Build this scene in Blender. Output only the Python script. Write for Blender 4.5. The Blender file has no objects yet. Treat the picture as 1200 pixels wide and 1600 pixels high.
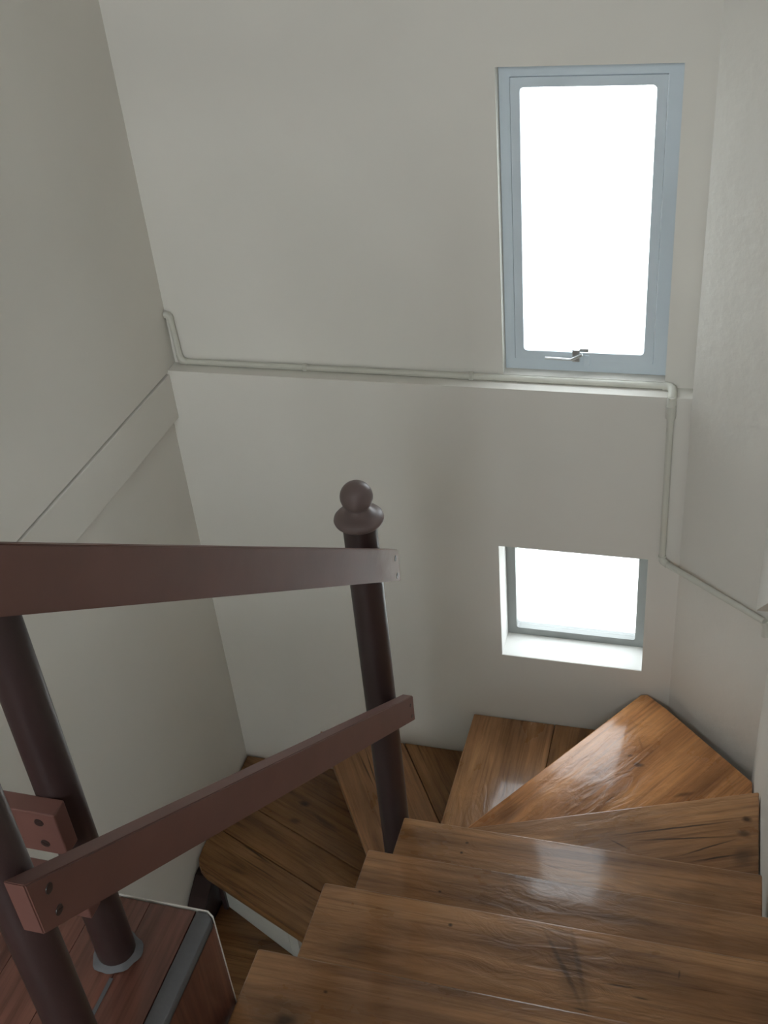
import bpy, bmesh, math, random
from mathutils import Vector, Matrix
random.seed(7)
S = bpy.context.scene
C = bpy.context.collection
Z0 = 3.971                       # eye height above the lower floor; heights below are relative to the eye

# ------------------------------------------------------------------ camera
cam = bpy.data.cameras.new('camera')
cam.sensor_fit = 'VERTICAL'
cam.sensor_height = 32.0
cam.lens = 32.0 * 1750.7 / 1600.0
cam.clip_start = 0.02
co = bpy.data.objects.new('camera', cam)
C.objects.link(co)
yaw, pitch, roll = math.radians(18.787), math.radians(34.249), math.radians(5.919)
w = Vector((-math.sin(yaw) * math.cos(pitch), math.cos(yaw) * math.cos(pitch), -math.sin(pitch)))
r0 = Vector((math.cos(yaw), math.sin(yaw), 0))
d0 = w.cross(r0)
rr = math.cos(roll) * r0 + math.sin(roll) * d0
dd = -math.sin(roll) * r0 + math.cos(roll) * d0
m = Matrix((rr, -dd, -w)).transposed().to_4x4()
m.translation = Vector((0, 0, Z0))
co.matrix_world = m
S.camera = co

# ------------------------------------------------------------------ sky, daylight, exposure
world = bpy.data.worlds.new('overcast_sky')
S.world = world
world.use_nodes = True
bg = world.node_tree.nodes['Background']
bg.inputs['Color'].default_value = (0.90, 0.955, 1.0, 1)
bg.inputs['Strength'].default_value = 6.0
S.view_settings.view_transform = 'Standard'
S.view_settings.look = 'None'
S.view_settings.gamma = 1.0
S.view_settings.use_curve_mapping = False
S.view_settings.exposure = 1.42

def portal(name, cx, y, cz, sx, sz, facing):
    l = bpy.data.lights.new(name, 'AREA')
    l.shape = 'RECTANGLE'; l.size = sx; l.size_y = sz
    l.cycles.is_portal = True
    o = bpy.data.objects.new(name, l)
    C.objects.link(o)
    o.location = (cx, y, cz + Z0)
    o.rotation_euler = (math.radians(-90 if facing < 0 else 90), 0, 0)
portal('sky_portal', -0.315, 2.775, -1.03, 0.42, 0.78, -1)
portal('sky_portal', -0.33, 2.775, -2.18, 0.43, 0.42, -1)
portal('sky_portal', -0.45, -2.74, 0.95, 1.20, 1.70, 1)
portal('sky_portal', -0.45, -2.74, -3.15, 1.20, 0.70, 1)

# ------------------------------------------------------------------ materials
def new_mat(name):
    mt = bpy.data.materials.new(name)
    mt.use_nodes = True
    nt = mt.node_tree
    return mt, nt, nt.nodes['Principled BSDF']

def N(nt, kind, **kw):
    n = nt.nodes.new(kind)
    for k, v in kw.items():
        if k in n.inputs.keys():
            n.inputs[k].default_value = v
        else:
            setattr(n, k, v)
    return n

def obj_coords(nt, scale, jitter=True):
    tc = N(nt, 'ShaderNodeTexCoord')
    mp = N(nt, 'ShaderNodeMapping')
    mp.inputs['Scale'].default_value = scale
    nt.links.new(tc.outputs['Object'], mp.inputs['Vector'])
    if jitter:
        oi = N(nt, 'ShaderNodeObjectInfo')
        ml = N(nt, 'ShaderNodeMath', operation='MULTIPLY')
        ml.inputs[1].default_value = 37.0
        nt.links.new(oi.outputs['Random'], ml.inputs[0])
        cb = N(nt, 'ShaderNodeCombineXYZ')
        for i in range(3):
            nt.links.new(ml.outputs[0], cb.inputs[i])
        nt.links.new(cb.outputs[0], mp.inputs['Location'])
    return mp.outputs['Vector']

def ramp(nt, fac, stops):
    r = N(nt, 'ShaderNodeValToRGB')
    cr = r.color_ramp
    while len(cr.elements) < len(stops):
        cr.elements.new(0.5)
    for e, (p, c) in zip(cr.elements, stops):
        e.position = p
        e.color = (c[0], c[1], c[2], 1)
    nt.links.new(fac, r.inputs[0])
    return r.outputs['Color']

def mixc(nt, fac, a, b, mode='MIX'):
    mx = N(nt, 'ShaderNodeMix', data_type='RGBA', blend_type=mode)
    for sock, v in ((mx.inputs[0], fac), (mx.inputs[6], a), (mx.inputs[7], b)):
        if hasattr(v, 'links'):
            nt.links.new(v, sock)
        elif isinstance(v, (int, float)):
            sock.default_value = v
        else:
            sock.default_value = (v[0], v[1], v[2], 1)
    return mx.outputs[2]

def bump(nt, b, height, strength, dist, prev=None):
    bp = N(nt, 'ShaderNodeBump', Strength=strength, Distance=dist)
    nt.links.new(height, bp.inputs['Height'])
    if prev is not None:
        nt.links.new(prev, bp.inputs['Normal'])
    nt.links.new(bp.outputs[0], b.inputs['Normal'])
    return bp.outputs[0]

def plaster(name, col, rough=0.75, bumpy=0.15, detail=9.0):
    mt, nt, b = new_mat(name)
    v = obj_coords(nt, (1, 1, 1), False)
    n1 = N(nt, 'ShaderNodeTexNoise', Scale=1.3, Detail=3.0)
    nt.links.new(v, n1.inputs['Vector'])
    lo = [c * 0.95 for c in col]
    hi = [min(1, c * 1.04) for c in col]
    c = ramp(nt, n1.outputs['Fac'], [(0.3, lo), (0.7, hi)])
    nt.links.new(c, b.inputs['Base Color'])
    b.inputs['Roughness'].default_value = rough
    n2 = N(nt, 'ShaderNodeTexNoise', Scale=detail, Detail=5.0)
    nt.links.new(v, n2.inputs['Vector'])
    bump(nt, b, n2.outputs['Fac'], bumpy, 0.01)
    return mt

def paint(name, col, rough=0.45, vary=0.12, bumpy=0.08):
    mt, nt, b = new_mat(name)
    v = obj_coords(nt, (1, 1, 1))
    n1 = N(nt, 'ShaderNodeTexNoise', Scale=6.0, Detail=4.0)
    nt.links.new(v, n1.inputs['Vector'])
    c = ramp(nt, n1.outputs['Fac'], [(0.3, [x * (1 - vary) for x in col]), (0.7, [x * (1 + vary) for x in col])])
    nt.links.new(c, b.inputs['Base Color'])
    b.inputs['Roughness'].default_value = rough
    n2 = N(nt, 'ShaderNodeTexNoise', Scale=60.0, Detail=2.0)
    nt.links.new(v, n2.inputs['Vector'])
    bump(nt, b, n2.outputs['Fac'], bumpy, 0.002)
    return mt

def wood(name, dark, mid, light, knots=0.7, cracks=0.0, rough=0.3, ripple=0.4, marks=()):
    """grain runs along local x"""
    mt, nt, b = new_mat(name)
    L = nt.links
    v = obj_coords(nt, (1.0, 9.0, 9.0))
    # broad figure
    n0 = N(nt, 'ShaderNodeTexNoise', Scale=1.6, Detail=4.0, Roughness=0.6, Distortion=0.8)
    L.new(v, n0.inputs['Vector'])
    base = ramp(nt, n0.outputs['Fac'], [(0.28, dark), (0.5, mid), (0.72, light)])
    # fine streaks
    v2 = obj_coords(nt, (2.0, 70.0, 70.0))
    n1 = N(nt, 'ShaderNodeTexNoise', Scale=1.5, Detail=5.0, Roughness=0.65, Distortion=0.3)
    L.new(v2, n1.inputs['Vector'])
    streak = ramp(nt, n1.outputs['Fac'], [(0.32, (0.5, 0.45, 0.40)), (0.5, (0.95, 0.95, 0.95)), (0.7, (1.15, 1.13, 1.08))])
    col = mixc(nt, 0.75, base, streak, 'MULTIPLY')
    # cloudy wear of the varnish
    v3 = obj_coords(nt, (2.2, 4.0, 4.0))
    n2 = N(nt, 'ShaderNodeTexNoise', Scale=2.0, Detail=5.0, Roughness=0.6)
    L.new(v3, n2.inputs['Vector'])
    cloud = ramp(nt, n2.outputs['Fac'], [(0.3, (0.72, 0.70, 0.68)), (0.6, (1.05, 1.02, 1.0))])
    col = mixc(nt, 0.8, col, cloud, 'MULTIPLY')
    # knots: sparse cells, each a dark eye in a ring
    v4 = obj_coords(nt, (2.4, 4.2, 4.2))
    wob = N(nt, 'ShaderNodeTexNoise', Scale=3.0, Detail=2.0)
    L.new(v4, wob.inputs['Vector'])
    vm = N(nt, 'ShaderNodeVectorMath', operation='MULTIPLY_ADD')
    vm.inputs[1].default_value = (0.25, 0.25, 0.25)
    L.new(wob.outputs['Color'], vm.inputs[0])
    L.new(v4, vm.inputs[2])
    vo = N(nt, 'ShaderNodeTexVoronoi', Scale=1.0)
    L.new(vm.outputs[0], vo.inputs['Vector'])
    eye = ramp(nt, vo.outputs['Distance'], [(0.03, (1, 1, 1)), (0.09, (0.25, 0.25, 0.25)), (0.14, (0.5, 0.5, 0.5)), (0.24, (0, 0, 0))])
    sel = N(nt, 'ShaderNodeSeparateColor')
    L.new(vo.outputs['Color'], sel.inputs[0])
    gt = N(nt, 'ShaderNodeMath', operation='GREATER_THAN')
    gt.inputs[1].default_value = 0.62
    L.new(sel.outputs[0], gt.inputs[0])
    mk = N(nt, 'ShaderNodeMath', operation='MULTIPLY')
    L.new(eye, mk.inputs[0]); L.new(gt.outputs[0], mk.inputs[1])
    mk2 = N(nt, 'ShaderNodeMath', operation='MULTIPLY')
    mk2.inputs[1].default_value = knots
    L.new(mk.outputs[0], mk2.inputs[0])
    col = mixc(nt, mk2.outputs[0], col, [x * 0.22 for x in dark])
    # drying cracks along the grain
    if cracks > 0:
        v5 = obj_coords(nt, (0.9, 15.0, 15.0))
        n5 = N(nt, 'ShaderNodeTexNoise', Scale=1.0, Detail=2.0, Distortion=0.5)
        L.new(v5, n5.inputs['Vector'])
        sb = N(nt, 'ShaderNodeMath', operation='SUBTRACT'); sb.inputs[1].default_value = 0.5
        L.new(n5.outputs['Fac'], sb.inputs[0])
        ab = N(nt, 'ShaderNodeMath', operation='ABSOLUTE')
        L.new(sb.outputs[0], ab.inputs[0])
        line = ramp(nt, ab.outputs[0], [(0.004, (1, 1, 1)), (0.013, (0, 0, 0))])
        v6 = obj_coords(nt, (2.0, 3.0, 3.0))
        n6 = N(nt, 'ShaderNodeTexNoise', Scale=1.3, Detail=1.0)
        L.new(v6, n6.inputs['Vector'])
        gate = ramp(nt, n6.outputs['Fac'], [(0.44, (0, 0, 0)), (0.52, (1, 1, 1))])
        mm = N(nt, 'ShaderNodeMath', operation='MULTIPLY')
        L.new(line, mm.inputs[0]); L.new(gate, mm.inputs[1])
        m3 = N(nt, 'ShaderNodeMath', operation='MULTIPLY'); m3.inputs[1].default_value = cracks
        L.new(mm.outputs[0], m3.inputs[0])
        col = mixc(nt, m3.outputs[0], col, [x * 0.15 for x in dark])
    # knots and shakes of this very board: (x, y, half length, half width, angle, darkness) in board space
    if marks:
        tc = N(nt, 'ShaderNodeTexCoord')
        nz = N(nt, 'ShaderNodeTexNoise', Scale=22.0, Detail=3.0)
        L.new(tc.outputs['Object'], nz.inputs['Vector'])
        of = N(nt, 'ShaderNodeVectorMath', operation='SUBTRACT'); of.inputs[1].default_value = (0.5, 0.5, 0.5)
        L.new(nz.outputs['Color'], of.inputs[0])
    for mx_, my_, hl, hw, an, dk in marks:
        wv = N(nt, 'ShaderNodeVectorMath', operation='MULTIPLY_ADD')
        k_ = min(0.02, max(hw * 1.6, 0.004)); wv.inputs[1].default_value = (k_, k_, 0)
        L.new(of.outputs[0], wv.inputs[0]); L.new(tc.outputs['Object'], wv.inputs[2])
        mp = N(nt, 'ShaderNodeMapping', vector_type='TEXTURE')
        mp.inputs['Location'].default_value = (mx_, my_, 0)
        mp.inputs['Rotation'].default_value = (0, 0, an)
        mp.inputs['Scale'].default_value = (hl, hw, 1000)
        L.new(wv.outputs[0], mp.inputs['Vector'])
        ln = N(nt, 'ShaderNodeVectorMath', operation='LENGTH')
        L.new(mp.outputs[0], ln.inputs[0])
        mr = N(nt, 'ShaderNodeMapRange')
        mr.inputs['From Min'].default_value = 1.15; mr.inputs['From Max'].default_value = 0.35
        mr.inputs['To Min'].default_value = 0.0; mr.inputs['To Max'].default_value = dk
        L.new(ln.outputs['Value'], mr.inputs['Value'])
        col = mixc(nt, mr.outputs[0], col, [x * 0.28 for x in dark])
    L.new(col, b.inputs['Base Color'])
    rg = ramp(nt, n2.outputs['Fac'], [(0.3, (rough * 0.8,) * 3), (0.7, (rough * 1.35,) * 3)])
    L.new(rg, b.inputs['Roughness'])
    b.inputs['Coat Weight'].default_value = 0.45
    b.inputs['Coat Roughness'].default_value = 0.10
    b.inputs['Specular IOR Level'].default_value = 0.35
    # runs and ripples in the varnish
    v7 = obj_coords(nt, (9.0, 26.0, 26.0))
    n7 = N(nt, 'ShaderNodeTexNoise', Scale=1.2, Detail=4.0, Distortion=1.2)
    L.new(v7, n7.inputs['Vector'])
    p = bump(nt, b, n7.outputs['Fac'], ripple, 0.006)
    bump(nt, b, n1.outputs['Fac'], 0.12, 0.002, p)
    return mt

M = {}
M['wall'] = plaster('cream_wall_paint', (0.755, 0.728, 0.668))
M['wall_rough'] = plaster('lumpy_cream_wall_paint', (0.755, 0.728, 0.668), 0.6, 0.5, 16.0)
M['sill'] = plaster('white_reveal_paint', (0.78, 0.78, 0.75))
M['ceiling'] = paint('dark_brown_ceiling_boards', (0.12, 0.07, 0.045), 0.6)
M['pipe'] = paint('cream_pipe_paint', (0.62, 0.61, 0.54), 0.4, 0.05)
M['frame_glare'] = paint('glare_lightened_frame_paint', (0.64, 0.72, 0.78), 0.4, 0.04, 0.03)  # blue-grey frame colour lightened to paint in the window glare
M['frame_grey'] = paint('grey_frame_paint', (0.27, 0.285, 0.275), 0.45, 0.05, 0.03)
M['steel'] = paint('bare_steel', (0.55, 0.56, 0.56), 0.3, 0.1)
M['steel'].node_tree.nodes['Principled BSDF'].inputs['Metallic'].default_value = 0.8
M['rail'] = paint('maroon_rail_paint', (0.165, 0.076, 0.062), 0.50, 0.10)
M['rail'].node_tree.nodes['Principled BSDF'].inputs['Specular IOR Level'].default_value = 0.4
M['post'] = paint('dark_brown_post_paint', (0.040, 0.023, 0.022), 0.38, 0.12)
M['knob'] = paint('purple_brown_finial_paint', (0.17, 0.125, 0.118), 0.38, 0.08)
M['riser'] = paint('off_white_riser_paint', (0.60, 0.60, 0.55), 0.5, 0.05)
M['screw'] = paint('dark_screw', (0.035, 0.022, 0.02), 0.35, 0.2)
M['filler'] = paint('grey_filler', (0.115, 0.115, 0.12), 0.7, 0.12, 0.5)
M['dark'] = paint('dark_gap', (0.03, 0.03, 0.03), 0.8)
D1, M1, L1 = (0.235, 0.112, 0.045), (0.44, 0.225, 0.100), (0.62, 0.345, 0.165)
TONES = {
    'pine': ((D1, M1, L1), 0.7, 0.0, 0.3, 0.45),
    'pine_warm': (((0.37, 0.155, 0.055), (0.61, 0.275, 0.10), (0.76, 0.37, 0.145)), 0.8, 0.0, 0.27, 0.5),
    'pine_deep': (((0.19, 0.090, 0.032), (0.34, 0.168, 0.064), (0.47, 0.245, 0.100)), 0.9, 0.35, 0.33, 0.4),
}
for k_, (tone_, *rest_) in TONES.items():
    M[k_] = wood('varnished_' + k_, *tone_, *rest_)
M['redwood'] = wood('red_brown_floor_wood', (0.12, 0.045, 0.032), (0.20, 0.082, 0.058), (0.28, 0.125, 0.09), 0.0, 0.0, 0.42, 0.08)

def glass_mat(name, t):
    mt, nt, b = new_mat(name)
    out = nt.nodes['Material Output']
    tr = N(nt, 'ShaderNodeBsdfTransparent')
    tr.inputs['Color'].default_value = (t, t * 1.01, t * 1.01, 1)
    gl = N(nt, 'ShaderNodeBsdfGlossy', Roughness=0.02)
    mx = N(nt, 'ShaderNodeMixShader')
    mx.inputs[0].default_value = 0.06
    nt.links.new(tr.outputs[0], mx.inputs[1])
    nt.links.new(gl.outputs[0], mx.inputs[2])
    nt.links.new(mx.outputs[0], out.inputs['Surface'])
    return mt
M['glass'] = glass_mat('window_glass', 0.97)
M['glass_dimmed'] = glass_mat('dimmed_window_glass', 0.60)  # tint added to the front panes to dim incoming daylight

def rail_worn():
    """rail paint rubbed pale at the far end (local x towards 0)"""
    mt = M['rail'].copy(); mt.name = 'worn_maroon_rail_paint'
    nt = mt.node_tree; b = nt.nodes['Principled BSDF']
    old = b.inputs['Base Color'].links[0].from_socket
    tc = N(nt, 'ShaderNodeTexCoord')
    sx = N(nt, 'ShaderNodeSeparateXYZ')
    nt.links.new(tc.outputs['Object'], sx.inputs[0])
    n = N(nt, 'ShaderNodeTexNoise', Scale=14.0, Detail=6.0, Roughness=0.7)
    nt.links.new(tc.outputs['Object'], n.inputs['Vector'])
    ad = N(nt, 'ShaderNodeMath', operation='MULTIPLY_ADD')
    ad.inputs[1].default_value = 0.22
    nt.links.new(n.outputs['Fac'], ad.inputs[0])
    nt.links.new(sx.outputs['X'], ad.inputs[2])
    mr = N(nt, 'ShaderNodeMapRange')
    mr.inputs['From Min'].default_value = 0.27; mr.inputs['From Max'].default_value = 0.14
    mr.inputs['To Min'].default_value = 0.0; mr.inputs['To Max'].default_value = 0.62
    nt.links.new(ad.outputs[0], mr.inputs['Value'])
    c = mixc(nt, mr.outputs[0], old, (0.42, 0.31, 0.245))
    nt.links.new(c, b.inputs['Base Color'])
    return mt
M['rail_worn'] = rail_worn()

# ------------------------------------------------------------------ builders
def link(name, bm, mat, parent=None, loc=(0, 0, 0), rot=None, smooth=False):
    me = bpy.data.meshes.new(name)
    bmesh.ops.recalc_face_normals(bm, faces=bm.faces)
    bm.to_mesh(me); bm.free()
    me.materials.append(M[mat])
    if smooth:
        for p in me.polygons:
            p.use_smooth = True
        try:
            me.set_sharp_from_angle(angle=math.radians(40))
        except Exception:
            pass
    o = bpy.data.objects.new(name, me)
    C.objects.link(o)
    place(o, parent, loc, rot)
    return o

def place(o, parent, loc, rot=None):
    """loc is in eye-relative world coordinates"""
    mw = Matrix.Translation(Vector((loc[0], loc[1], loc[2] + Z0)))
    if rot is not None:
        mw = mw @ rot.to_4x4()
    o['_mw'] = [c for row in mw for c in row]
    if parent is not None:
        o.parent = parent
        pm = Matrix([parent['_mw'][i * 4:i * 4 + 4] for i in range(4)])
        o.matrix_basis = pm.inverted() @ mw
    else:
        o.matrix_basis = mw

def tag(o, label, cat, group=None, kind=None):
    o['label'] = label
    o['category'] = cat
    if group: o['group'] = group
    if kind: o['kind'] = kind
    return o

def empty(name, loc):
    o = bpy.data.objects.new(name, None)
    o.empty_display_size = 0.1
    C.objects.link(o)
    place(o, None, loc)
    return o

def add_box(bm, lo, hi):
    vs = [bm.verts.new((x, y, z)) for x in (lo[0], hi[0]) for y in (lo[1], hi[1]) for z in (lo[2], hi[2])]
    for f in ((0, 1, 3, 2), (4, 6, 7, 5), (0, 4, 5, 1), (2, 3, 7, 6), (0, 2, 6, 4), (1, 5, 7, 3)):
        bm.faces.new([vs[i] for i in f])

def box(name, lo, hi, mat, parent=None, bev=0.0, seg=2):
    """box given by eye-relative corners; origin at the middle of its foot"""
    c = ((lo[0] + hi[0]) / 2, (lo[1] + hi[1]) / 2, lo[2])
    bm = bmesh.new()
    add_box(bm, [lo[i] - c[i] for i in range(3)], [hi[i] - c[i] for i in range(3)])
    if bev:
        bmesh.ops.bevel(bm, geom=list(bm.edges), offset=bev, segments=seg, affect='EDGES', profile=0.5)
    return link(name, bm, mat, parent, c)

def boxes(name, lst, mat, parent=None):
    bm = bmesh.new()
    for lo, hi in lst:
        add_box(bm, lo, hi)
    return link(name, bm, mat, parent, (0, 0, 0))

def add_prism(bm, pts, z0, z1):
    a = [bm.verts.new((p[0], p[1], z0)) for p in pts]
    b = [bm.verts.new((p[0], p[1], z1)) for p in pts]
    n = len(pts)
    bm.faces.new(a[::-1]); bm.faces.new(b)
    for i in range(n):
        bm.faces.new((a[i], a[(i + 1) % n], b[(i + 1) % n], b[i]))

def clip(pts, nx, ny, d, keep_less=True):
    """keep the part of a polygon where n.p < d (or > d)"""
    s = 1 if keep_less else -1
    out = []
    for i in range(len(pts)):
        p, q = pts[i], pts[(i + 1) % len(pts)]
        fp, fq = s * (nx * p[0] + ny * p[1] - d), s * (nx * q[0] + ny * q[1] - d)
        if fp <= 0: out.append(p)
        if fp * fq < 0:
            t = fp / (fp - fq)
            out.append((p[0] + t * (q[0] - p[0]), p[1] + t * (q[1] - p[1])))
    return out

def board(name, pts, ztop, th, ang, mat, parent, bev=0.006, marks=None):
    """flat board cut to a polygon, grain along the direction ang (radians, from +X)"""
    cx = sum(p[0] for p in pts) / len(pts); cy = sum(p[1] for p in pts) / len(pts)
    c, s = math.cos(-ang), math.sin(-ang)
    loc = [((p[0] - cx) * c - (p[1] - cy) * s, (p[0] - cx) * s + (p[1] - cy) * c) for p in pts]
    if marks:
        key = 'marked_%d' % len(M)
        tone, kn, cr, ro, ri = TONES[mat]
        lm = [((q[0] - cx) * c - (q[1] - cy) * s, (q[0] - cx) * s + (q[1] - cy) * c, q[2], q[4], math.radians(q[3]) - ang, q[5]) for q in marks]
        M[key] = wood(mat + '_' + key, *tone, kn, cr, ro, ri, lm)
        mat = key
    bm = bmesh.new()
    add_prism(bm, loc, -th, 0)
    bm.normal_update()
    es = [e for e in bm.edges if len(e.link_faces) == 2]
    bmesh.ops.bevel(bm, geom=es, offset=bev, segments=3, affect='EDGES', profile=0.5, clamp_overlap=True)
    return link(name, bm, mat, parent, (cx, cy, ztop), Matrix.Rotation(ang, 3, 'Z'), smooth=True)

def add_tube(bm, a, b, r, seg=20, caps=True, r2=None):
    a, b = Vector(a), Vector(b)
    r2 = r if r2 is None else r2
    d = (b - a).normalized()
    u = d.orthogonal().normalized(); v = d.cross(u)
    ra, rb = [], []
    for i in range(seg):
        t = 2 * math.pi * i / seg
        k = math.cos(t) * u + math.sin(t) * v
        ra.append(bm.verts.new(a + r * k)); rb.append(bm.verts.new(b + r2 * k))
    for i in range(seg):
        bm.faces.new((ra[i], ra[(i + 1) % seg], rb[(i + 1) % seg], rb[i]))
    if caps:
        bm.faces.new(ra[::-1]); bm.faces.new(rb)

def tube(name, a, b, r, mat, parent, seg=20):
    a = Vector(a); b = Vector(b)
    bm = bmesh.new(); add_tube(bm, (0, 0, 0), b - a, r, seg)
    return link(name, bm, mat, parent, a, smooth=True)

def sweep(name, pts, r, mat, parent, seg=16):
    """round bent pipe through a list of points"""
    base = Vector(pts[0]); P = [Vector(p) - base for p in pts]
    bm = bmesh.new(); rings = []
    u = None
    for i, p in enumerate(P):
        d = (P[min(i + 1, len(P) - 1)] - P[max(i - 1, 0)]).normalized()
        u = d.orthogonal().normalized() if u is None else (u - d * u.dot(d)).normalized()
        v = d.cross(u)
        rings.append([bm.verts.new(p + r * (math.cos(2 * math.pi * k / seg) * u + math.sin(2 * math.pi * k / seg) * v)) for k in range(seg)])
    for A, B in zip(rings, rings[1:]):
        for k in range(seg):
            bm.faces.new((A[k], A[(k + 1) % seg], B[(k + 1) % seg], B[k]))
    bm.faces.new(rings[0][::-1]); bm.faces.new(rings[-1])
    return link(name, bm, mat, parent, base, smooth=True)

def arc(a, corner, b, k, n=7):
    """rounded corner points between a and b, starting k from the corner"""
    a, c, b = Vector(a), Vector(corner), Vector(b)
    p = c + (a - c).normalized() * k; q = c + (b - c).normalized() * k
    return [(1 - t) ** 2 * p + 2 * t * (1 - t) * c + t * t * q for t in [i / n for i in range(n + 1)]]

def lathe(name, prof, mat, parent, loc, seg=32):
    bm = bmesh.new(); rings = []
    for r, z in prof:
        if r < 1e-5:
            rings.append([bm.verts.new((0, 0, z))])
        else:
            rings.append([bm.verts.new((r * math.cos(2 * math.pi * k / seg), r * math.sin(2 * math.pi * k / seg), z)) for k in range(seg)])
    for A, B in zip(rings, rings[1:]):
        for k in range(seg):
            k2 = (k + 1) % seg
            if len(A) == 1: bm.faces.new((A[0], B[k], B[k2]))
            elif len(B) == 1: bm.faces.new((A[k], A[k2], B[0]))
            else: bm.faces.new((A[k], A[k2], B[k2], B[k]))
    return link(name, bm, mat, parent, loc, smooth=True)

def rect_loop(x0, x1, z0, z1, r, n=5):
    if r <= 0: r = 1e-4
    out = []
    for cx, cz, a0 in ((x1 - r, z1 - r, 0), (x0 + r, z1 - r, 90), (x0 + r, z0 + r, 180), (x1 - r, z0 + r, 270)):
        for i in range(n + 1):
            a = math.radians(a0 + 90 * i / n)
            out.append((cx + r * math.cos(a), cz + r * math.sin(a)))
    return out

def ring(name, outer, inner, y0, y1, mat, parent, ro=0.0, ri=0.0):
    """flat frame in the XZ plane between two rectangles (x0, x1, z0, z1)"""
    A = rect_loop(*outer, ro); B = rect_loop(*inner, ri)
    n = len(A)
    c = ((outer[0] + outer[1]) / 2, y0, outer[2])
    bm = bmesh.new()
    def lp(L, y): return [bm.verts.new((p[0] - c[0], y - c[1], p[1] - c[2])) for p in L]
    a0, a1, b0, b1 = lp(A, y0), lp(A, y1), lp(B, y0), lp(B, y1)
    for i in range(n):
        j = (i + 1) % n
        bm.faces.new((a0[i], a0[j], b0[j], b0[i])); bm.faces.new((a1[i], b1[i], b1[j], a1[j]))
        bm.faces.new((a0[i], a1[i], a1[j], a0[j])); bm.faces.new((b0[i], b0[j], b1[j], b1[i]))
    return link(name, bm, mat, parent, c)

# ------------------------------------------------------------------ the shell
YB, YU, YO = 2.61, 2.665, 2.765            # front of thick lower wall, of the thinner upper wall, outer face
ZL, ZT, ZF = -1.44, 2.20, -Z0             # ledge, ceiling, lower floor
W1 = (-0.527, -0.102, -1.425, -0.632)     # tall window opening
W2 = (-0.546, -0.115, -2.390, -1.964)     # small window opening
XL, XR, YR = -1.52, 0.222, -2.6
xa, xb = XL - 0.15, XR + 0.25
wb = boxes('wall_back', [
    ((xa, YB, ZF), (W2[0], YO, ZL)), ((W2[1], YB, ZF), (xb, YO, ZL)),
    ((W2[0], YB, ZF), (W2[1], YO, W2[2])), ((W2[0], YB, W2[3]), (W2[1], YO, ZL)),
    ((xa, YU, ZL), (W1[0], YO, ZT)), ((W1[1], YU, ZL), (xb, YO, ZT)),
    ((W1[0], YU, ZL), (W1[1], YO, W1[2])), ((W1[0], YU, W1[3]), (W1[1], YO, ZT))], 'wall')
tag(wb, 'cream plastered end wall with two windows and a ledge', 'wall', kind='structure')

wl = boxes('wall_left', [((xa, YR - .15, ZF), (XL, YB, -1.40)), ((xa, YR - .15, -1.4455), (-1.504, YU, ZT))], 'wall')
tag(wl, 'cream plastered wall on the left, recessed below the beam', 'wall', kind='structure')
tr = box('trim_1', (XL - .02, YR - .1, -1.595), (-1.499, YB, -1.4515), 'wall', None, 0.002)
tag(tr, 'cream concrete beam band along the left wall below a thin crack', 'beam', kind='structure')

# right wall and the canted corner
bm = bmesh.new()
add_box(bm, (XR, YR - .15, ZF), (xb, 2.385, ZT))
wr = tag(link('wall_right', bm, 'wall'), 'cream plastered wall along the right end of the treads', 'wall', kind='structure')
bm = bmesh.new()
add_prism(bm, [(-0.028, YB), (XR, 2.385), (xb, 2.385), (xb, YU + .01), (-0.028, YU + .01)], ZF, ZT)
wc = tag(link('wall_corner', bm, 'wall_rough'), 'canted cream wall section between the end wall and right wall', 'wall', kind='structure')
# upper half of the canted corner and right wall stand slightly proud, with a sloping foot on the right wall
bm = bmesh.new()
add_prism(bm, [(-0.029, YB - 0.012), (0.176, 2.612 - 0.012 - 0.1845), (0.23, 2.40), (-0.02, YB + .02)], -1.948, ZT - .01)
t2 = tag(link('trim_2', bm, 'wall_rough'), 'proud upper facing of the canted wall above the pipe', 'wall facing', kind='structure')
bm = bmesh.new()
prof = [(2.413, -1.950), (2.413, ZT - .01), (-2.25, ZT - .01)]
x0, x1 = 0.176, XR + .02
va = [bm.verts.new((x0, y, z)) for y, z in prof]; vb = [bm.verts.new((x1, y, z)) for y, z in prof]
bm.faces.new(va); bm.faces.new(vb[::-1])
for i in range(len(prof)):
    j = (i + 1) % len(prof)
    bm.faces.new((va[i], vb[i], vb[j], va[j]))
t3 = tag(link('trim_3', bm, 'wall'), 'proud upper facing of the right wall with a sloping foot', 'wall facing', kind='structure')

fl = tag(box('floor', (xa, YR - .15, ZF - 0.1), (xb, YO, ZF), 'redwood'), 'wooden floor of the storey below', 'floor', kind='structure')
ce = tag(box('ceiling', (xa, YR - .15, ZT), (xb, YO, ZT + 0.1), 'ceiling'), 'dark brown ceiling over the stairwell', 'ceiling', kind='structure')
R3 = (-1.05, 0.15, 0.10, 1.80)  # unseen rear window openings, added and sized as fill light
R4 = (-1.05, 0.15, -3.50, -2.80)
wrr = boxes('wall_rear', [((xa, YR - .15, R4[3]), (R3[0], YR, ZT)), ((xa, YR - .15, ZF), (R4[0], YR, R4[3])), ((R3[1], YR - .15, R4[3]), (xb, YR, ZT)),
                          ((R4[1], YR - .15, ZF), (xb, YR, R4[3])), ((R4[0], YR - .15, ZF), (R4[1], YR, R4[2])), ((R3[0], YR - .15, R4[3]), (R3[1], YR, R3[2])),
                          ((R3[0], YR - .15, R3[3]), (R3[1], YR, ZT))], 'wall')
tag(wrr, 'cream plastered rear wall of the upper landing with openings added for fill light', 'wall', kind='structure')

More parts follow.
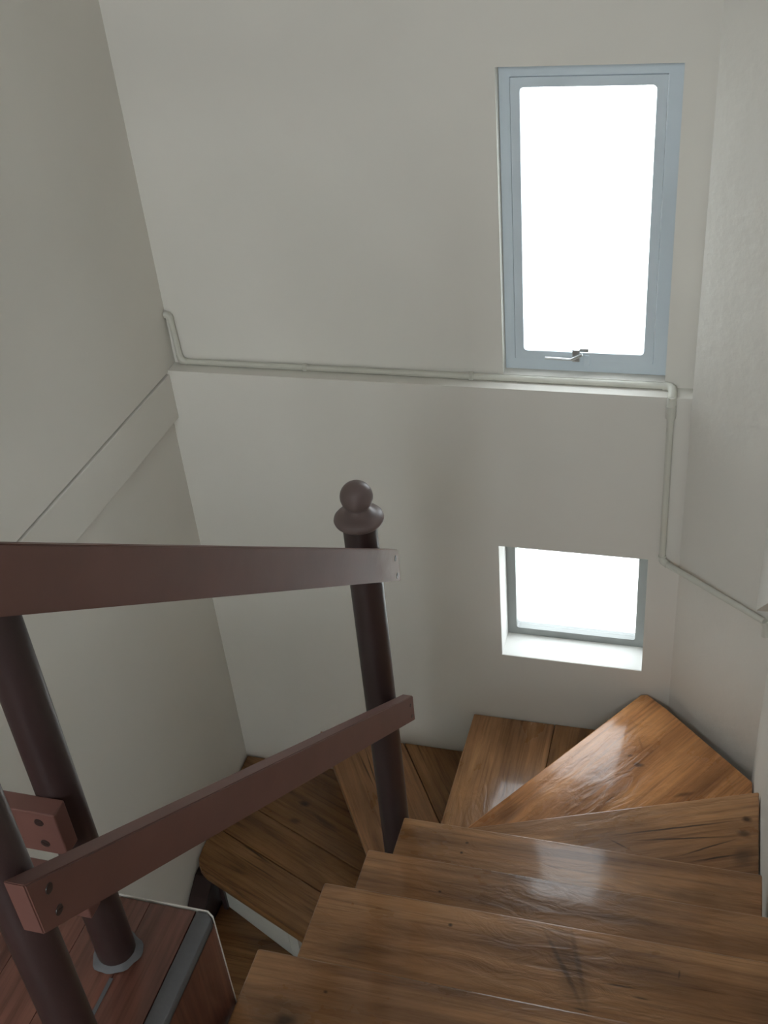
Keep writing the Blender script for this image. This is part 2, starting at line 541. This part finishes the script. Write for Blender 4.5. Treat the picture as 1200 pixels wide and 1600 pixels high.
# ------------------------------------------------------------------ windows
wn = empty('window_1', (-0.315, 2.70, W1[2]))
tag(wn, 'tall blue-grey framed window above the ledge, glare painted into the frame colour', 'window', kind='structure')
ring('window_frame', (W1[0] + .001, W1[1] - .001, W1[2] + .001, W1[3] - .001), (-0.500, -0.136, -1.392, -0.662), 2.70, 2.745, 'frame_glare', wn)
sash = ring('sash', (-0.4985, -0.1375, -1.3905, -0.6635), (-0.476, -0.161, -1.367, -0.686), 2.697, 2.74, 'frame_glare', wn, 0.003, 0.010)
box('pane', (-0.480, 2.716, -1.371), (-0.157, 2.720, -0.682), 'glass_dimmed', wn)
h = box('handle', (-0.345, 2.682, -1.388), (-0.325, 2.697, -1.352), 'steel', wn, 0.002)
bm = bmesh.new()
add_tube(bm, (0, 0, 0), (-0.028, 0, -0.016), 0.0042, 12)
add_tube(bm, (-0.026, 0, -0.016), (-0.098, 0, -0.0145), 0.0038, 12)
link('lever', bm, 'steel', h, (-0.318, 2.678, -1.363), smooth=True)
box('catch_plate', (-0.334, 2.690, -1.362), (-0.304, 2.6975, -1.352), 'steel', h, 0.001)
box('catch_plate', (-0.316, 2.694, -1.405), (-0.302, 2.6995, -1.374), 'frame_glare', h, 0.001)

wn2 = empty('window_2', (-0.33, 2.717, W2[2]))
tag(wn2, 'small grey framed window in a deep reveal above the winder steps', 'window', kind='structure')
ring('window_frame', (W2[0] + .001, W2[1] - .001, W2[2] + .001, W2[3] - .001), (-0.517, -0.146, -2.363, -1.992), 2.718, 2.752, 'frame_grey', wn2, 0, 0.008)
box('pane', (-0.522, 2.734, -2.368), (-0.141, 2.738, -1.987), 'glass_dimmed', wn2)
# plastered white lining of the deep reveal
boxes('reveal_lining', [((W2[0], YB + .002, W2[2]), (W2[0] + .0008, 2.718, W2[3])), ((W2[1] - .0008, YB + .002, W2[2]), (W2[1], 2.718, W2[3])),
                        ((W2[0], YB + .002, W2[2]), (W2[1], 2.718, W2[2] + .0008))], 'sill', wn2)

for nm, Rc, lb in (('window_3', R3, 'unseen tall window added in the rear wall to fill the stairwell with light'), ('window_4', R4, 'unseen wide window added in the rear wall below as fill light')):
    wn3 = empty(nm, (-0.65, YR, Rc[2]))
    tag(wn3, lb, 'window', kind='structure')
    ring('window_frame', Rc, (Rc[0] + .05, Rc[1] - .05, Rc[2] + .05, Rc[3] - .05), YR - .10, YR - .05, 'frame_grey', wn3)
    box('pane', (Rc[0] + .045, YR - .08, Rc[2] + .045), (Rc[1] - .045, YR - .076, Rc[3] - .045), 'glass', wn3)
gd = tag(box('ground', (-40, -40, ZF - 0.6), (40, 40, ZF - 0.5), 'sill'), 'pale paved ground outside the house', 'ground', kind='structure')

# ------------------------------------------------------------------ upper landing
ZP = -1.353
fl2 = boxes('floor_landing', [((XL, YR, -1.58), (-0.618, 0.866, ZP - .018)), ((-0.618, YR, -1.58), (XR, 0.660, ZP - .018))], 'wall')
tag(fl2, 'upper landing floor of red-brown boards with a grey edge strip', 'floor', kind='structure')
# white plaster edge that peeps out round the boards
bm = bmesh.new()
add_prism(bm, [(XL + .002, 0.8662), (XL + .002, 0.8680), (-0.6222, 0.8680), (-0.6108, 0.8606), (-0.6108, 0.8585), (-0.6235, 0.8662)], -1.58, ZP + .0012)
link('edge_plaster', bm, 'wall', fl2)
xs = [-0.640, -0.712, -0.790, -0.870, -0.950, -1.030, -1.110, -1.190, -1.270, -1.350, -1.430, -1.515]
for a, b_ in zip(xs, xs[1:]):
    board('floor_board', [(b_ + .0004, -2.58), (a - .0004, -2.58), (a - .0004, 0.864), (b_ + .0004, 0.864)], ZP, 0.018, math.pi / 2, 'redwood', fl2, 0.0006)
xs = [-0.6385 + 0.0955 * i for i in range(10)]
for a, b_ in zip(xs, xs[1:]):
    board('floor_board', [(a + .001, -2.58), (b_ - .001, -2.58), (b_ - .001, 0.688 if a > -0.63 else 0.655), (a + .001, 0.688 if a > -0.63 else 0.655)], ZP, 0.018, math.pi / 2, 'redwood', fl2, 0.0015)
es = board('edge_strip', [(-0.6385, 0.662), (-0.612, 0.662), (-0.612, 0.856), (-0.622, 0.864), (-0.6385, 0.864)], ZP + .0012, 0.019, math.pi / 2, 'filler', fl2, 0.0015)
es['label'] = 'grey filler strip along the landing edge'
bm = bmesh.new(); add_box(bm, (-0.11, -0.098, 0), (0.11, 0.098, 0.006))
fb = link('fascia_board', bm, 'redwood', fl2, (-0.618, 0.761, ZP - .124), Matrix(((0, 0, 1), (0, 1, 0), (-1, 0, 0))))
fb['label'] = 'red-brown board facing the landing side'
# thin filler line between two floor boards
bm = bmesh.new(); add_box(bm, (-0.0028, -0.12, 0), (0.0028, 0.075, 0.0012))
link('filler_joint', bm, 'filler', fl2, (-0.712, 0.665, ZP - .0004))

# ------------------------------------------------------------------ staircase
RISE = 0.187
def zt(i): return -1.54 - RISE * i
TH = 0.040
st = empty('winder_staircase', (-0.2, 1.3, ZF))
tag(st, 'varnished pine staircase winding down round the newel post', 'staircase')
XA, XB = -0.604, 0.208
def straight(i, y0, y1, mat, xr=XB, marks=None):
    return board('tread', [(XA, y0), (xr, y0), (xr, y1), (XA, y1)], zt(i), TH, 0, mat, st, 0.005, marks)
straight(0, 0.664, 0.942, 'pine', 0.219, [(-0.521, 0.836, 0.018, -2.6, 0.010, 0.95), (-0.521, 0.836, 0.05, -2.6, 0.03, 0.4), (-0.475, 0.892, 0.004, 0, 0.003, 0.9)])
straight(1, 0.905, 1.213, 'pine', 0.219, [(-0.151, 1.131, 0.080, -58, 0.005, 0.65), (-0.138, 1.135, 0.085, -66, 0.030, 0.42), (-0.125, 1.139, 0.080, -73, 0.006, 0.45),
    (-0.054, 1.116, 0.035, 1.8, 0.0022, 0.85), (-0.019, 1.101, 0.016, -2, 0.002, 0.8), (-0.355, 1.172, 0.0045, 0, 0.004, 1.0), (0.039, 1.158, 0.009, -93, 0.002, 0.8), (-0.109, 1.060, 0.018, -2, 0.002, 0.8), (-0.500, 1.10, 0.06, 5, 0.02, 0.25)])
straight(2, 1.170, 1.443, 'pine', 0.216, [(-0.431, 1.370, 0.004, 0, 0.0035, 1.0), (0.054, 1.316, 0.004, 0, 0.003, 0.9), (-0.05, 1.38, 0.14, 2, 0.012, 0.35)])
straight(3, 1.400, 1.691, 'pine', XB, [(-0.442, 1.646, 0.0045, 0, 0.004, 1.0), (-0.448, 1.617, 0.0045, 0, 0.004, 1.0), (0.02, 1.60, 0.12, -3, 0.010, 0.3)])
# winders
aE = math.atan2(0.251, 0.682)
board('tread', [(-0.600, 1.799), (-0.600, 1.655), (0.2185, 1.655), (0.2185, 2.100)], zt(4), TH, aE, 'pine', st, 0.005,
      [(0.026, 1.943, 0.165, 19.9, 0.0030, 1.0), (0.039, 1.911, 0.130, 14.5, 0.0028, 1.0), (0.098, 1.895, 0.080, 31.1, 0.0026, 1.0), (0.125, 1.870, 0.060, 22.5, 0.0034, 1.0),
       (0.191, 2.001, 0.014, 11, 0.011, 0.95), (0.183, 1.955, 0.018, -18, 0.012, 0.7), (0.184, 1.885, 0.040, 60, 0.026, 0.6), (-0.112, 1.863, 0.031, -23, 0.0028, 0.8)])
aF = math.atan2(0.528, 0.365)
board('tread', [(-0.618, 1.866), (-0.600, 1.760), (0.2185, 2.058), (0.2185, 2.304), (-0.030, 2.549), (-0.093, 2.603), (-0.114, 2.596)], zt(5), TH, aF, 'pine_warm', st, 0.005,
      [(-0.122, 2.338, 0.009, 29, 0.005, 0.95), (-0.093, 2.308, 0.017, -6, 0.009, 0.98), (-0.163, 2.162, 0.019, 54, 0.0024, 0.9), (0.036, 2.221, 0.034, 26, 0.008, 0.7), (-0.095, 2.391, 0.034, 106, 0.004, 0.3), (0.10, 2.30, 0.10, 52, 0.04, 0.3), (-0.43, 2.06, 0.05, 55, 0.03, 0.5)])
G = [(-0.657, 1.792), (-0.585, 1.840), (-0.06, 2.6065), (-0.646, 2.6065)]
g = board('tread', clip(G, 1, 0, -0.3795), zt(6), TH, math.pi / 2, 'pine', st, 0.004)
board('tread_board', clip(G, 1, 0, -0.3775, False), zt(6), TH, math.pi / 2, 'pine_deep', g, 0.002)
H = [(-0.676, 1.792), (-0.600, 1.850), (-0.600, 2.6065), (-1.209, 2.6065)]
aH = math.atan2(-0.306, 0.194)
nx, ny = math.sin(-aH), math.cos(aH)     # normal of the seam
dS = nx * -0.90 + ny * 2.607
h_ = board('tread', clip(H, nx, ny, dS - 0.001), zt(7), TH, aH, 'pine', st, 0.004, [(-0.996, 2.464, 0.09, -55, 0.0030, 0.95), (-0.985, 2.480, 0.10, -61, 0.0026, 0.9)])
board('tread_board', clip(H, nx, ny, dS + 0.001, False), zt(7), TH, aH, 'pine_deep', h_, 0.002)
I = [(-0.690, 1.768), (-0.640, 1.830), (-1.150, 2.6065), (-1.516, 2.6065), (-1.516, 2.180), (-1.512, 2.138), (-1.498, 2.108), (-1.468, 2.086)]
un = (0.380, 0.925); d0_ = 1.372
aI = math.atan2(-0.380, 0.925)
i_ = board('tread', clip(I, un[0], un[1], d0_ + 0.159), zt(8), TH, aI, 'pine_deep', st, 0.004, [(-1.333, 2.198, 0.08, -25, 0.0040, 0.9), (-1.30, 2.14, 0.12, -22, 0.0028, 0.7)])
board('tread_board', clip(clip(I, un[0], un[1], d0_ + 0.161, False), un[0], un[1], d0_ + 0.294), zt(8), TH, aI, 'pine_deep', i_, 0.002)
board('tread_board', clip(I, un[0], un[1], d0_ + 0.296, False), zt(8), TH, aI, 'pine_deep', i_, 0.002, [(-1.232, 2.430, 0.022, -15, 0.014, 0.95), (-1.242, 2.352, 0.026, -5, 0.014, 0.7), (-1.144, 2.372, 0.085, -27, 0.012, 0.6)])
# lower straight flight
board('tread', [(-1.450, 1.660), (-0.700, 1.660), (-0.700, 1.815), (-1.450, 2.145)], zt(9), TH, 0, 'pine_deep', st, 0.005)
for k in range(3):
    y1 = 1.700 - 0.25 * k
    board('tread', [(-1.450, y1 - .25), (-0.700, y1 - .25), (-0.700, y1), (-1.450, y1)], zt(10 + k), TH, 0, 'pine_deep', st, 0.005)

# risers: thin painted boards set back under each nosing
def riser(a, b_, i, th=0.014, ztop=None, zbot=None):
    a, b_ = Vector((a[0], a[1])), Vector((b_[0], b_[1]))
    d = (b_ - a).normalized(); n = Vector((-d.y, d.x)) * th
    pts = [tuple(a), tuple(b_), tuple(b_ + n), tuple(a + n)]
    bm = bmesh.new(); c = (a + b_) / 2
    zb = zt(i + 1) + .001 if zbot is None else zbot
    add_prism(bm, [(p[0] - c.x, p[1] - c.y) for p in pts], 0, zt(i) - TH - .001 - zb)
    return link('riser', bm, 'riser', st, (c.x, c.y, zb))
for i, y in enumerate((0.942, 1.213, 1.443, 1.691)):
    riser((XB - .02, y - .035), (XA + .02, y - .035), i)
riser((0.20, 2.06), (-0.585, 1.772), 4)
riser((-0.16, 2.50), (-0.59, 1.878), 5)
riser((-0.622, 2.600), (-0.630, 1.83), 6)
riser((-1.170, 2.600), (-0.680, 1.832), 7)
sp = riser((0.20, 2.045), (-0.585, 1.757), 5, 0.014, None, ZF + .001)  # unseen panel added to block light leaking up from below
sp.name = 'light_block_panel'
rI = riser((-1.135, 1.9815), (-1.414, 2.1125), 8)
rI['label'] = 'off-white painted riser board'
riser((-1.095, 1.9625), (-1.1335, 1.9805), 8)['label'] = 'short off-white end piece of the riser'
riser((-1.433, 2.124), (-1.442, 2.128), 8)
# dark posts and stringer under the lowest winder, along the left wall
box('bracket', (-1.431, 2.085, zt(9)), (-1.416, 2.120, zt(8) - TH - .001), 'post', st, 0.002)
bm = bmesh.new()
prof = [(2.20, zt(8) - TH - .002), (2.10, zt(8) - TH - .002), (2.04, zt(8) - .075), (0.60, zt(8) - 1.10), (0.60, zt(8) - 1.16), (2.20, zt(8) - 0.30)]
va = [bm.verts.new((-1.517, y, z)) for y, z in prof]; vb = [bm.verts.new((-1.452, y, z)) for y, z in prof]
bm.faces.new(va); bm.faces.new(vb[::-1])
for k in range(len(prof)):
    j = (k + 1) % len(prof); bm.faces.new((va[k], vb[k], vb[j], va[j]))
sg = link('stringer', bm, 'post', st)
sg['label'] = 'dark brown stringer along the left wall'
# sloping bearers under the straight flight
for x in (-0.575, 0.150):
    bm = bmesh.new()
    prof = [(0.70, zt(0) - TH - .20), (1.66, zt(3) - TH - .18), (1.66, zt(3) - TH - .33), (0.70, zt(0) - TH - .35)]
    va = [bm.verts.new((x, y, z)) for y, z in prof]; vb = [bm.verts.new((x + .04, y, z)) for y, z in prof]
    bm.faces.new(va); bm.faces.new(vb[::-1])
    for k in range(4):
        j = (k + 1) % 4; bm.faces.new((va[k], vb[k], vb[j], va[j]))
    link('stringer', bm, 'post', st)

# ------------------------------------------------------------------ stair railing
NX, NY = -0.650, 1.750
ra = empty('stair_railing', (NX, NY, ZF))
tag(ra, 'maroon stair railing with a ball-topped newel post and two sloping rails', 'railing')
newel = lathe('newel_post', [(0, 0), (0.0353, 0), (0.0353, Z0 - 1.292), (0, Z0 - 1.290)], 'post', ra, (NX, NY, ZF), 40)
prof = [(0.030, -1.299)]
for k in range(13):
    t = -math.pi / 2 + math.pi * k / 12
    if k == 0: continue
    r, z = 0.0515 * math.cos(t) ** 0.8 if math.cos(t) > 0 else 0, -1.279 + 0.0195 * math.sin(t)
    if r > 0.024: prof.append((r, z))
for k in range(15):
    t = -0.85 + (math.pi / 2 + 0.85) * k / 14
    prof.append((max(0.0335 * math.cos(t), 0) if k < 14 else 0, -1.2265 + 0.0335 * math.sin(t)))
fin = lathe('finial', [(r, z + 1.299) for r, z in prof], 'knob', newel, (NX, NY, -1.299), 40)
fin['label'] = 'purple-brown ball and flattened disc finial'
PX, PY = -0.6425, 0.583
lathe('post', [(0, 0), (0.0268, 0), (0.0268, 0.96), (0.024, 0.965), (0, 0.966)], 'post', ra, (PX, PY, ZP), 32)

def screw(parent, p, axis, r=0.0070):
    """round head with a slot, axis = outward direction"""
    ax = Vector(axis)
    u = Vector((0, 0, 1)); v = ax.cross(u)
    rot = Matrix((v, u, ax)).transposed()
    bm = bmesh.new(); seg = 14
    add_tube(bm, (0, 0, -0.002), (0, 0, 0.0008), r, seg, True, r * .85)
    a = random.uniform(0, 3.1)
    s = bmesh.new(); s.free()
    ca, sa = math.cos(a), math.sin(a)
    L, Wd = r * .8, r * .16
    vs = [bm.verts.new((x * ca - y * sa, x * sa + y * ca, z)) for z in (0.0008, 0.0013) for x, y in ((-L, -Wd), (L, -Wd), (L, Wd), (-L, Wd))]
    bm.faces.new(vs[4:])
    for k in range(4):
        bm.faces.new((vs[k], vs[(k + 1) % 4], vs[4 + (k + 1) % 4], vs[4 + k]))
    return link('screw', bm, 'screw', parent, p, rot, smooth=True)

XF = -0.590                                  # near face of the sloping rails
RT = 0.0248
def yrail(y0, z0, y1, z1, hgt, mat):
    """rail with plumb-cut ends; local origin at the far end, local x towards the viewer"""
    bm = bmesh.new()
    o = (XF - RT, y1, z1)
    pr = [(0, 0, 0), (0, 0, -hgt), (y0 - y1, 0, z0 - z1 - hgt), (y0 - y1, 0, z0 - z1)]
    a = [bm.verts.new((-p[0], 0.0, p[2])) for p in pr]
    b = [bm.verts.new((-p[0], RT, p[2])) for p in pr]
    bm.faces.new(a); bm.faces.new(b[::-1])
    for k in range(4):
        j = (k + 1) % 4; bm.faces.new((a[k], b[k], b[j], a[j]))
    bmesh.ops.bevel(bm, geom=list(bm.edges), offset=0.0016, segments=2, affect='EDGES')
    # local (x, y, z) -> world (y, -x, z)
    return link('rail', bm, mat, ra, o, Matrix(((0, 1, 0), (-1, 0, 0), (0, 0, 1))))
k = XF / -0.6
low = yrail(0.5588 * k, -0.888 * k, 1.835 * k, -1.842 * k, 0.0775, 'rail')
up = yrail(0.44 * k, -0.383 * k, 1.831 * k, -1.412 * k, 0.0825, 'rail_worn')
up['label'] = 'wide upper handrail, paint worn pale at its far end'
for p in ((0.577, -0.913), (0.579, -0.950)):
    screw(low, (XF, p[0], p[1]), (1, 0, 0))
for p in ((1.779, -1.818), (1.783, -1.856)):
    screw(low, (XF, p[0], p[1]), (1, 0, 0), 0.0050)
for p in ((1.776, -1.393), (1.778, -1.440)):
    screw(up, (XF, p[0], p[1]), (1, 0, 0), 0.0075)

# ------------------------------------------------------------------ landing railing
QX, QY = -0.7225, 0.779
rb = empty('landing_railing', (QX, QY, ZP))
tag(rb, 'dark brown landing railing post with level rails running left', 'railing')
lathe('post', [(0, 0), (0.0268, 0), (0.0268, 0.955), (0.024, 0.96), (0, 0.961)], 'post', rb, (QX, QY, ZP + .001), 32)
prf = []
bm = bmesh.new(); seg = 36; rings = []
wob = [0.5 * math.sin(3 * t + 1) + 0.35 * math.sin(5 * t) + 0.3 * math.sin(9 * t + 2) for t in [2 * math.pi * i / seg for i in range(seg)]]
for r, z, jit in ((0.0262, 0.0070, 0.0), (0.0295, 0.005, 0.0008), (0.0325, 0.0028, 0.0018), (0.0350, 0.0004, 0.0028)):
    rings.append([bm.verts.new(((r + jit * wob[i]) * math.cos(2 * math.pi * i / seg), (r + jit * wob[i]) * math.sin(2 * math.pi * i / seg), z + random.uniform(-.0004, .0004))) for i in range(seg)])
rings.append([bm.verts.new((0.0262 * math.cos(2 * math.pi * i / seg), 0.0262 * math.sin(2 * math.pi * i / seg), 0)) for i in range(seg)])
for A, B in zip(rings, rings[1:] + rings[:1]):
    for i in range(seg):
        bm.faces.new((A[i], A[(i + 1) % seg], B[(i + 1) % seg], B[i]))
col = link('filler_collar', bm, 'filler', rb, (QX, QY, ZP + .001), smooth=True)
col['label'] = 'rough grey filler ring round the post foot'
def xrail(ztop, hgt, xe=-0.6955):
    return box('rail', (XL + .022, 0.7275, ztop - hgt), (xe, 0.7525, ztop), 'rail', rb, 0.0016)
x1_ = xrail(-1.004, 0.0725)
for p in ((-0.720, -1.021), (-0.722, -1.059)):
    screw(x1_, (p[0], 0.7275, p[1]), (0, -1, 0))
x2_ = xrail(-1.1295, 0.0705)
for p in ((-0.722, -1.147), (-0.724, -1.184)):
    screw(x2_, (p[0], 0.7275, p[1]), (0, -1, 0))
x3_ = xrail(-0.46, 0.0725)

# ------------------------------------------------------------------ painted water pipe
pp = empty('water_pipe', (-0.8, 2.655, ZL))
tag(pp, 'cream painted water pipe running along the ledge and down the wall', 'pipe')
PR = 0.0088
zp, yp = ZL + PR, YU - PR - .001
A0 = (-1.486, yp + .002, -1.285); A1 = (-1.479, yp, zp); A2 = (-0.082, yp, zp); 
A3 = (-0.080, YB - PR - .001, zp - .002); A4 = (-0.077, YB - PR - .001, -1.958)
cn = Vector((-0.670, -0.742, 0)) * (PR + .002)     # off the canted wall
A5 = (0.205 + cn.x, 2.400 + cn.y, -1.966)
A6 = (0.207, 1.85, -1.55)
tube('pipe_run', (-1.502, yp + .002, -1.283), A0, PR, 'pipe', pp)
tube('pipe_run', A0, A1, PR, 'pipe', pp)
tube('pipe_run', A1, A2, PR, 'pipe', pp, 24)
tube('pipe_run', A3, A4, PR, 'pipe', pp, 24)
tube('pipe_run', A4, A5, PR, 'pipe', pp, 24)
def elbow(a, c, b, kk=0.028, r=0.0112):
    sweep('elbow', arc(a, c, b, kk), r, 'pipe', pp)
elbow((-1.502, yp, -1.283), A0, A1, 0.014, 0.0105)
elbow(A0, A1, A2, 0.022, 0.0100)
# the swan-neck over the ledge: out of the ledge run, forward, then down
B1 = (-0.080, yp, zp)
sweep('elbow', arc((-0.2, yp, zp), B1, (B1[0], YB - PR - .001, zp), 0.026) + arc(B1, A3, A4, 0.026), 0.0115, 'pipe', pp)
sweep('elbow', [Vector(A3) + Vector((0, 0, -0.024)), Vector(A3) + Vector((0, 0, -0.060))], 0.0128, 'pipe', pp)
elbow(A3, A4, A5, 0.020, 0.0105)
sweep('elbow', [Vector(A5), Vector(A5) + Vector((0.006, -0.002, -0.012)), Vector(A5) + Vector((0.008, -0.004, -0.045))], 0.0112, 'pipe', pp)
for x in (-1.10, -0.62):
    box('pipe_clip', (x, yp - .0105, ZL + .0002), (x + .014, YU - .0005, zp + .0103), 'pipe', pp, 0.003)

for o in bpy.data.objects:
    if '_mw' in o: del o['_mw']
